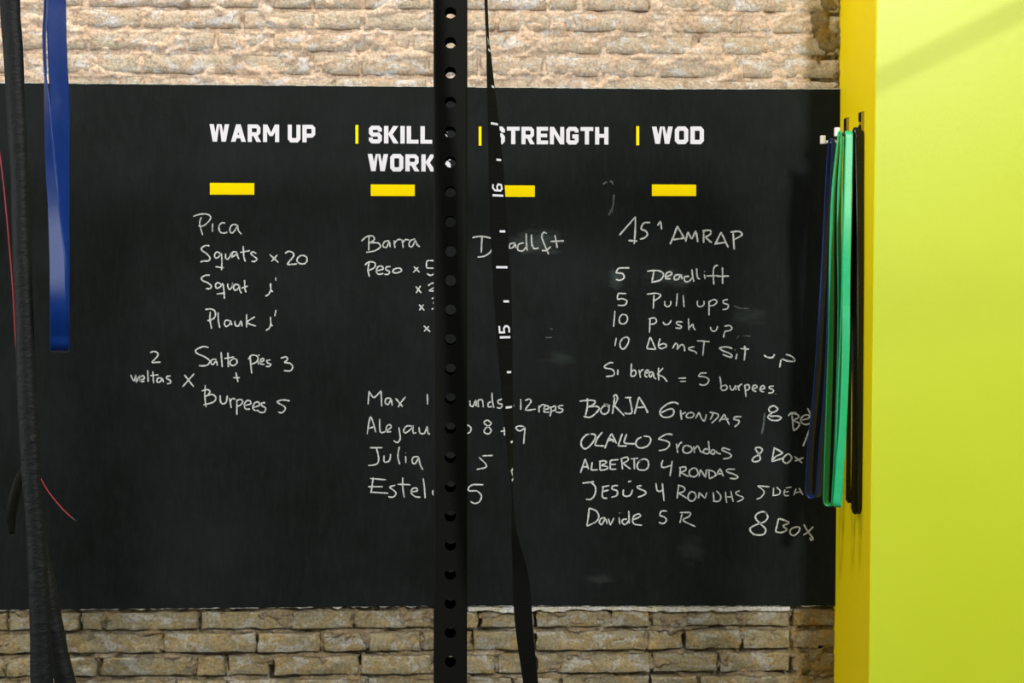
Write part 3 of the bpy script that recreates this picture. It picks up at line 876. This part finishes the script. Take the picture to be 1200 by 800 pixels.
# ------------------------------------------------------------------ ribbons (bands and straps)
def ribbon(name, path, m, parent, th, closed=False, smooth=True):
    """path: list of (centre Vector, width dir Vector, width)"""
    V, Fc = [], []
    n = len(path)
    for i, (c, u, w) in enumerate(path):
        a = path[(i - 1) % n][0] if (closed or i > 0) else path[0][0]
        b = path[(i + 1) % n][0] if (closed or i < n - 1) else path[-1][0]
        t = (b - a).normalized()
        nn = u.cross(t).normalized()
        e = min(th * 0.45, w * 0.2)
        for (s, k) in ((-w / 2, -th / 2 + e), (-w / 2 + e, -th / 2), (w / 2 - e, -th / 2), (w / 2, -th / 2 + e), (w / 2, th / 2 - e), (w / 2 - e, th / 2), (-w / 2 + e, th / 2), (-w / 2, th / 2 - e)):
            V.append(c + u * s + nn * k)
    for i in range(n if closed else n - 1):
        j = (i + 1) % n
        for k in range(8):
            l = (k + 1) % 8
            Fc.append((8 * i + k, 8 * i + l, 8 * j + l, 8 * j + k))
    if not closed:
        Fc.append(tuple(range(7, -1, -1)))
        Fc.append(tuple(range(8 * (n - 1), 8 * n)))
    o = mesh(name, V, Fc, m, parent, smooth)
    if smooth:
        es = o.modifiers.new('edges', 'EDGE_SPLIT')
        es.split_angle = math.radians(40)
    return o


# numbered black strap left of centre, twisting as it hangs
YS = 2.30
tab = [(-60, 568.6, -2), (0, 569.6, 3.0), (45, 571.4, 3.2), (60, 572.7, 4.8), (80, 573.8, 6.8), (101, 575.2, 8.8), (145, 578.4, 13.3), (190, 581.0, 17.4), (224, 582.6, 19.0), (271, 584.8, 20.6), (313, 587.3, 20.8), (353, 589.2, 20.8), (395, 591.2, 19.0), (436, 593.2, 15.8), (477, 595.3, 12.0), (518, 597.5, 8.0), (550, 599.0, 4.6), (575, 600.3, 1.8), (595, 601.0, -1.4), (620, 602.3, -4.5), (650, 607.0, -13.0), (680, 610.8, -19.4), (720, 613.0, -21.0), (760, 616.8, -19.6), (800, 621.8, -17.6), (860, 628.0, -16.5), (960, 634, -18)]
WS = 22.6 / F_PX * YS
TH = catmull(tab, 8)
strap = []
for (py, cx, ap) in TH:
    k = max(-1, min(1, ap / 22.6))
    th_ = math.acos(k)
    c = W(cx, py, YS)
    strap.append((c, Vector((math.cos(th_), math.sin(th_), 0)), WS, py))
top = strap[0][0]
# lead up and over the crossbar
zt_ = ZC + T + 0.004
lead = [(Vector((top.x - 0.0, YU - 0.004, ZC + T * 0.6)), Vector((1, 0, 0))), (Vector((top.x, YU - 0.004, ZC - 0.05)), Vector((0.9, 0.44, 0))), (Vector((top.x, YS + 0.03, top.z + 0.10)), Vector((0.3, 0.95, 0)))]
ns = empty('numbered_strap', (strap[0][0].x, YS, ZC))
tag(ns, 'black webbing strap with white ticks and numbers, twisted beside the drilled upright', 'strap')
over = [(Vector((top.x, YU + T + 0.004, ZC - 0.12)), Vector((1, 0, 0)), WS), (Vector((top.x, YU + T + 0.004, zt_ - 0.004)), Vector((1, 0, 0)), WS), (Vector((top.x, YU + T - 0.004, zt_)), Vector((1, 0, 0)), WS), (Vector((top.x, YU + 0.004, zt_)), Vector((1, 0, 0)), WS), (Vector((top.x, YU - 0.004, zt_ - 0.004)), Vector((1, 0, 0)), WS)]
full = over + [(c, u.normalized(), WS) for c, u in lead] + [(c, u, w) for (c, u, w, _) in strap]
ribbon('webbing', full, M_WEB, ns, 0.0018)


def on_strap(py, t):
    """point on the printed face; t across the strap, -0.5 left edge to 0.5 right edge"""
    for i in range(len(strap) - 1):
        if strap[i][3] <= py <= strap[i + 1][3]:
            f = (py - strap[i][3]) / (strap[i + 1][3] - strap[i][3])
            c = strap[i][0].lerp(strap[i + 1][0], f)
            u = strap[i][1].lerp(strap[i + 1][1], f).normalized()
            d = (strap[i + 1][0] - strap[i][0]).normalized()
            nn = u.cross(d).normalized()
            if nn.y > 0 and False: nn = -nn
            nrm = Vector((u.y, -u.x, 0))
            return c + u * (t * WS) + nrm * 0.00125
    return strap[-1][0]


def strap_print(quads):
    V, Fc = [], []
    for Q in quads:
        b = len(V)
        V.extend(on_strap(py, t) for (t, py) in Q)
        Fc.append(tuple(range(b, b + len(Q))))
    return V, Fc


def tick(py, t0, t1, h=2.6):
    return [(t0, py - h / 2), (t1, py - h / 2), (t1, py + h / 2), (t0, py + h / 2)]


Q = []
for py in (101, 187, 271, 353, 436, 518): Q.append(tick(py, 0.02, 0.34))
for py in (145, 313, 477): Q.append(tick(py, -0.30, 0.34))
for q_ in Q:
    V, Fc = strap_print([q_])
    mesh('tick_mark', V, Fc, M_PRINT_W, ns)
# numerals run up the strap: the 1 is the bar at the bottom, the second digit above it
DG = {'5': [(0.34, 0), (-0.30, 0), (-0.30, 1), (0.0, 1)], }


def numeral(py, second):
    q = [tick(py + 2.0, -0.32, 0.34, 2.6)]
    a, b = py - 12.0, py - 2.6                 # vertical extent of the second digit
    def P(path, w=0.115):
        # path in (across 0 top..1 bottom of the glyph, along 0 start..1 end of glyph)
        pp = [(p[1] * (b - a), p[0] * 22.6 * 0.64) for p in path]
        for R in ribbon_px([(x, y) for x, y in pp], w * 20):
            q.append([(-0.32 + y / 22.6, b - x) for x, y in R])
    if second == '5':
        P([(0.02, 0.92), (0.02, 0.12), (0.46, 0.12), (0.44, 0.62), (0.58, 0.88), (0.80, 0.88), (0.94, 0.66), (0.94, 0.10)])
    elif second == '6':
        P([(0.10, 0.88), (0.04, 0.45), (0.22, 0.14), (0.78, 0.12), (0.95, 0.40), (0.88, 0.84), (0.60, 0.92), (0.46, 0.60), (0.52, 0.14)])
    elif second == '7':
        P([(0.03, 0.05), (0.03, 0.92), (0.98, 0.35)])
    elif second == '4':
        P([(0.98, 0.72), (0.02, 0.72), (0.70, 0.08), (0.70, 0.98)])
    V, Fc = strap_print(q)
    o = mesh('printed_number', V, Fc, M_PRINT_W, ns)
    o['label'] = 'white printed number 1' + second


numeral(57, '7')
numeral(227, '6')
numeral(393, '5')
numeral(560, '4')


# loop bands built from a front and a back strand
def loop_from(name, m, strands, top_over, parent, th, width, bottom_drop):
    """strands: front list of (centre, dir) from top to bottom, back list likewise; a U joins them below, top_over joins above"""
    front, back = strands
    path = []
    path += [(c, u, width) for c, u in front]
    cf, uf = front[-1]
    cb, ub = back[-1]
    n = 10
    for i in range(1, n):
        a = math.pi * i / n
        f = (1 - math.cos(a)) / 2
        u = uf.lerp(ub, f).normalized()
        c = cf.lerp(cb, f) + Vector((0, 0, -bottom_drop * math.sin(a)))
        path.append((c, u, width))
    path += [(c, u, width) for c, u in back[::-1]]
    path += [(c, u, width) for c, u in top_over]
    return ribbon(name, path, m, parent, th, closed=True)


def dirv(deg):
    a = math.radians(deg)
    return Vector((math.cos(a), math.sin(a), 0))


# blue band over the crossbar at the left
YBf, YBb = YU - 0.012, YU + 0.05
fa = [(-80, 52.0, 82, 0.0), (0, 54.0, 80, 0.0), (40, 52.0, 79, 0.0), (80, 52.8, 77, 0.005), (100, 53.8, 70, 0.01), (120, 55.2, 62, 0.016), (160, 57.0, 54, 0.03), (200, 60.0, 44, 0.046), (240, 63.2, 40, 0.062), (300, 67.2, 24, 0.078), (340, 68.2, 18, 0.078), (370, 69.6, 8, 0.066), (395, 70.0, 2, 0.045)]
ba = [(-80, 65, 8), (0, 65.8, 15), (40, 66.5, 15), (80, 68.0, 12), (120, 70, 8), (200, 70, 6), (300, 70, 3), (370, 70, 0), (395, 70.0, 0)]
WB = 22.0 / F_PX * YU
fr = [(W(cx, py, YBf - dd), dirv(-an)) for py, cx, an, dd in catmull(fa, 5)]
bk = [(W(cx, py, YBb - 0.00012 * max(0, py)), dirv(an)) for py, cx, an in catmull(ba, 5)]
xt = W(62, -80, YU).x
ov = [(Vector((xt, YU + T + 0.005, ZC)), dirv(0)), (Vector((xt, YU + T + 0.005, zt_ - 0.004)), dirv(0)), (Vector((xt, YU + T - 0.003, zt_ + 0.002)), dirv(0)), (Vector((xt, YU + 0.003, zt_ + 0.002)), dirv(0)), (Vector((xt, YU - 0.006, zt_ - 0.004)), dirv(0)), (Vector((xt, YU - 0.006, ZC)), dirv(-10)), (Vector((xt, YU - 0.010, ZC - 0.10)), dirv(-50))]
bb = empty('resistance_band', (xt, YU, ZC + T))
tag(bb, 'wide blue latex resistance band hanging twisted from the rig at the left', 'resistance band')
loop_from('band_loop', M_BLUE, (fr, bk), ov, bb, 0.0040, WB, 0.024)

# ------------------------------------------------------------------ black sleeved rope hanging doubled at the left edge
rope = empty('sleeved_rope', (W(12, -60, YU).x, YU, ZC + T))
tag(rope, 'thick black rope in a wrinkled fabric sleeve hanging doubled at the left edge', 'rope')


def rope_strand(tab, Y, flat, sd, name):
    P = catmull(tab, 26)
    V, Fc = [], []
    n = 20
    for i, (py, l, r) in enumerate(P):
        c = W((l + r) / 2, py, Y)
        rad = (r - l) / 2 / F_PX * Y
        for k in range(n):
            a = 2 * math.pi * k / n
            # slanting creases in the fabric
            s = py * 0.040 + a * 0.35 + 3.0 * fbm(py * 0.010, math.cos(a) * 0.4, sd, 2)
            cr = max(0.0, math.sin(s * 3.1)) ** 6 * max(0.0, fbm(py * 0.02, sd, 1.0, 2) + 0.15)
            d = 1 + 0.16 * cr + 0.06 * fbm(math.cos(a) * 1.2 + sd, math.sin(a) * 1.2, py * 0.06, 3)
            V.append(c + Vector((math.cos(a) * rad * (1 + 0.25 * (d - 1)), math.sin(a) * rad * flat * d, 0)))
    m = len(P)
    for i in range(m - 1):
        for k in range(n):
            a, b = i * n + k, i * n + (k + 1) % n
            Fc.append((a, a + n, b + n, b))
    Fc.append(tuple(range(n)))
    Fc.append(tuple(range(m * n - 1, (m - 1) * n - 1, -1)))
    return mesh(name, V, Fc, M_SLEEVE, rope, True)


front_tab = [(-175, -14, 8), (-120, -9, 13), (-60, -5, 18), (0, 0, 23), (20, 1, 23.6), (40, 2.6, 25.4), (60, 4.2, 26.8), (80, 5.4, 27.6), (100, 6.6, 28.4), (130, 8, 30), (160, 9.6, 31.5), (200, 12.4, 32.6), (240, 13.6, 33.2), (300, 15, 35.6), (370, 18, 39), (430, 19.4, 41), (480, 21.2, 44), (520, 23.4, 46), (560, 26, 47.6), (600, 29.4, 50.5), (640, 32, 53.5), (690, 34, 57), (720, 34.8, 58.2), (760, 35.6, 60), (800, 36, 62), (900, 40, 66)]
rope_strand(front_tab, YU - 0.022, 0.75, 3.0, 'rope_strand')
back_tab = [(-160, -12, 6), (-60, -4, 14), (100, 10, 24), (300, 18, 34), (480, 24, 42), (560, 29, 46), (620, 34, 53), (650, 37, 58), (690, 42, 67.5), (720, 46, 71.6), (740, 49, 75.5), (760, 54, 79), (790, 62, 86.5), (800, 64.5, 89), (900, 88, 112)]
rope_strand(back_tab, YU + 0.022, 0.75, 11.0, 'rope_strand')
V, Fc = [], []
xr_ = W(-2, -165, YU).x
za_ = W(0, -172, YU).z
tube(V, Fc, catmull([(xr_ + 0.00, YU - 0.020, za_ - 0.06), (xr_ - 0.01, YU - 0.024, ZC + 0.02), (xr_ - 0.01, YU - 0.012, ZC + T + 0.016), (xr_ - 0.01, YU + T / 2, ZC + T + 0.026), (xr_ - 0.01, YU + T + 0.012, ZC + T + 0.016), (xr_ - 0.01, YU + T + 0.024, ZC + 0.01), (xr_, YU + 0.05, za_ - 0.05)], 6), 0.0155, 14)
mesh('rope_bend', V, Fc, M_SLEEVE, rope, True)

# ------------------------------------------------------------------ red cable of a skipping rope behind it
YJ = 3.0
jr = empty('skipping_rope', tuple(W(-8, 120, YJ)))
tag(jr, 'thin red cable with black handle, dangling behind the black sleeved rope', 'skipping rope')
P = [(-30, -200), (-22, -80), (-12, 60), (-4, 150), (1, 190), (4, 215), (7, 245), (11.5, 295), (15, 340), (20, 420), (32, 510), (40, 545), (48.5, 562), (56, 575), (64, 585.5), (74, 597), (83, 605.5)]
V, Fc = [], []
tube(V, Fc, [W(x, y, YJ) for x, y in catmull(P, 4)], 0.0015, 8)
mesh('cable', V, Fc, M_RED, jr, True)
V, Fc = [], []
tube(V, Fc, [W(x, y, YJ) for x, y in ((82, 604.5), (86, 608), (90, 610.5))], [0.0014, 0.001, 0.0006], 6)
mesh('cable_end', V, Fc, M_GREYT, jr, True)
V, Fc = [], []
hp = catmull([(27, 548, 2), (22, 560, 5), (17, 580, 6.5), (13, 602, 6), (14, 625, 3)], 5)
tube(V, Fc, [W(x, y, YJ - 0.05) for x, y, _ in hp], [r / F_PX * YJ for _, _, r in hp], 12)
mesh('handle', V, Fc, M_STEEL, jr, True)

# ------------------------------------------------------------------ wall hooks on the yellow side of the pier, with bands
def on_side(px, py):
    d = ray(px, py)
    return CAM + d * ((XR - CAM.x) / d.x)


HK = []
for (pxl, ptop, pyh, pxe) in ((993.5, 138.0, 166.5, 963.0), (1011.0, 131.0, 157.5, 979.5)):
    p = on_side(pxl, pyh)
    y = p.y
    zt2 = on_side(pxl, ptop).z
    e = W(pxe, pyh, y)
    HK.append((y, p.z, e.x, zt2))
HL = ['steel hook with white tip on the yellow wall, the one nearer the blackboard', 'steel hook on the yellow wall nearer the lime corner, carrying green and black bands']
for i, (y, z, xe, zt2) in enumerate(HK):
    h = empty('wall_hook', (XR, y, z))
    tag(h, HL[i], 'hook', 'hooks on the yellow side of the wall')
    V, Fc = [], []
    box(V, Fc, XR - 0.006, XR + 0.002, y - 0.013, y + 0.013, z - 0.05, zt2)
    o = mesh('back_plate', V, Fc, M_BRK2, h)
    V, Fc = [], []
    for zz in (zt2 - 0.012, zt2 - 0.045 if i else zt2 - 0.034):
        box(V, Fc, XR - 0.0085, XR - 0.0055, y - 0.006, y + 0.013, zz - 0.014, zz + 0.010)
    mesh('dark_slot_insert', V, Fc, M_BRK, h)
    V, Fc = [], []
    tube(V, Fc, [(XR - 0.004, y, z), (xe + 0.004, y, z)], 0.0048, 12)
    mesh('rod', V, Fc, M_CAP if i == 0 else M_BRK, h, True)
    V, Fc = [], []
    box(V, Fc, xe - 0.004, xe + 0.010, y - 0.006, y + 0.006, z - 0.006, z + 0.018)
    o = mesh('tip', V, Fc, M_CAP, h)
    o['label'] = 'white upturned plastic tip'
    bv = o.modifiers.new('bevel', 'BEVEL')
    bv.width, bv.segments = 0.002, 2


def hung_band(name_label, m, hook, tabl, width, th, r_in, zoff=0.0, group='latex bands on the wall hooks'):
    """tabl rows: (py, centre px, turn in degrees, strand gap in metres); first row sits just under the hook"""
    y, z, xe, _ = HK[hook]
    o = empty('resistance_band', (W(tabl[0][1], tabl[0][0], y).x, y, z))
    tag(o, name_label, 'resistance band', group)
    rows = catmull(tabl, 6)
    z_ = z
    front, back = [], []
    for (py, cx, an, gap, fwd) in rows:
        c = W(cx, py, y - fwd)
        u = dirv(an)
        nrm = Vector((u.y, -u.x, 0))            # towards the camera when an = 0
        front.append((c + nrm * gap / 2, u))
        back.append((c - nrm * gap / 2, u))
    zt3 = z + r_in + th / 2
    c0_ = W(tabl[0][1], tabl[0][0], y)
    R = tabl[0][3] / 2
    ov = []
    u0 = dirv(tabl[0][2])
    n0 = Vector((u0.y, -u0.x, 0))
    h_ = zt3 - c0_.z
    for i in range(1, 10):
        a = math.pi * i / 10
        ov.append((Vector((c0_.x, c0_.y, c0_.z)) - n0 * (R * math.cos(a)) + Vector((0, 0, h_ * math.sin(a))), u0))
    d = tabl[-1][3] * 0.55
    loop_from('band_loop', m, (front, back), ov, o, th, width, d)
    return o


sc1 = F_PX / HK[0][0]
sc2 = F_PX / HK[1][0]
# rows: (y px, centre px, turn, strand gap, step towards the camera)
hung_band('navy blue latex band, leftmost of those on the wall hooks', M_NAVY, 0,
          [(172, 976.0, 42, 0.013, 0), (220, 973.4, 46, 0.016, 0), (280, 971.0, 50, 0.020, 0), (340, 968.6, 48, 0.024, 0), (400, 966.0, 46, 0.030, 0), (460, 962.5, 44, 0.034, 0), (520, 957.0, 42, 0.038, 0), (575, 953.5, 40, 0.036, 0)], 0.031, 0.0045, 0.0052)
hung_band('bright green latex band with its loop turned sideways, left of the two green ones', M_GREEN, 1,
          [(163, 984.6, 64, 0.009, 0), (220, 980.4, 54, 0.016, -0.008), (280, 979.0, 50, 0.022, -0.020), (340, 979.6, 42, 0.028, -0.026), (400, 979.0, 37, 0.032, -0.036), (460, 977.5, 35, 0.034, -0.038), (520, 975.5, 34, 0.034, -0.038), (586, 972.5, 40, 0.027, -0.036)], 0.024, 0.0040, 0.0050)
hung_band('wider bright green latex band hanging beside the black bands', M_GREEN, 1,
          [(163, 994.4, 0, 0.014, 0), (220, 992.8, 0, 0.018, 0.010), (280, 991.8, -6, 0.020, 0.022), (340, 991.0, -8, 0.020, 0.024), (400, 989.8, 6, 0.020, 0.028), (460, 987.6, 12, 0.020, 0.030), (510, 985.6, 6, 0.020, 0.030), (550, 983.8, -16, 0.022, 0.030), (588, 981.5, -24, 0.022, 0.030)], 9.4 / sc2, 0.0045, 0.0050)
hung_band('dull black latex band squeezed between the green and glossy black ones', M_BLACKB, 1,
          [(163, 1003.0, 70, 0.008, 0), (260, 1002.0, 64, 0.012, 0), (360, 1000.4, 56, 0.014, 0.001), (460, 998.6, 46, 0.017, 0.002), (540, 997.6, 36, 0.019, 0.003), (584, 996.8, 30, 0.018, 0.003)], 0.019, 0.0035, 0.0048)
hung_band('glossy black latex band with bright highlights on the wall hook', M_BLACKB, 1,
          [(163, 1006.6, 0, 0.030, 0), (220, 1007.4, 2, 0.032, 0.003), (300, 1007.6, 4, 0.040, 0.004), (400, 1007.6, 3, 0.046, 0.004), (480, 1007.4, -3, 0.050, 0.004), (540, 1007.6, 2, 0.050, 0.004), (590, 1006.8, 5, 0.048, 0.004)], 13.2 / sc2, 0.0045, 0.0150)

# unseen bar added out of view to cast the soft shadow across the lime face
Lp = Vector(LAMP)
pts = [Lp + (W(px, py, YF) - Lp) * 0.88 for (px, py) in ((1260, -20), (992, 114))]
dd = (pts[1] - pts[0]).normalized()
V, Fc = [], []
tube(V, Fc, [pts[0] - dd * 1.2, pts[0], pts[1]], 0.0065, 12)
tag(mesh('shadow_bar_1', V, Fc, M_STEEL, None, True), kind='structure')
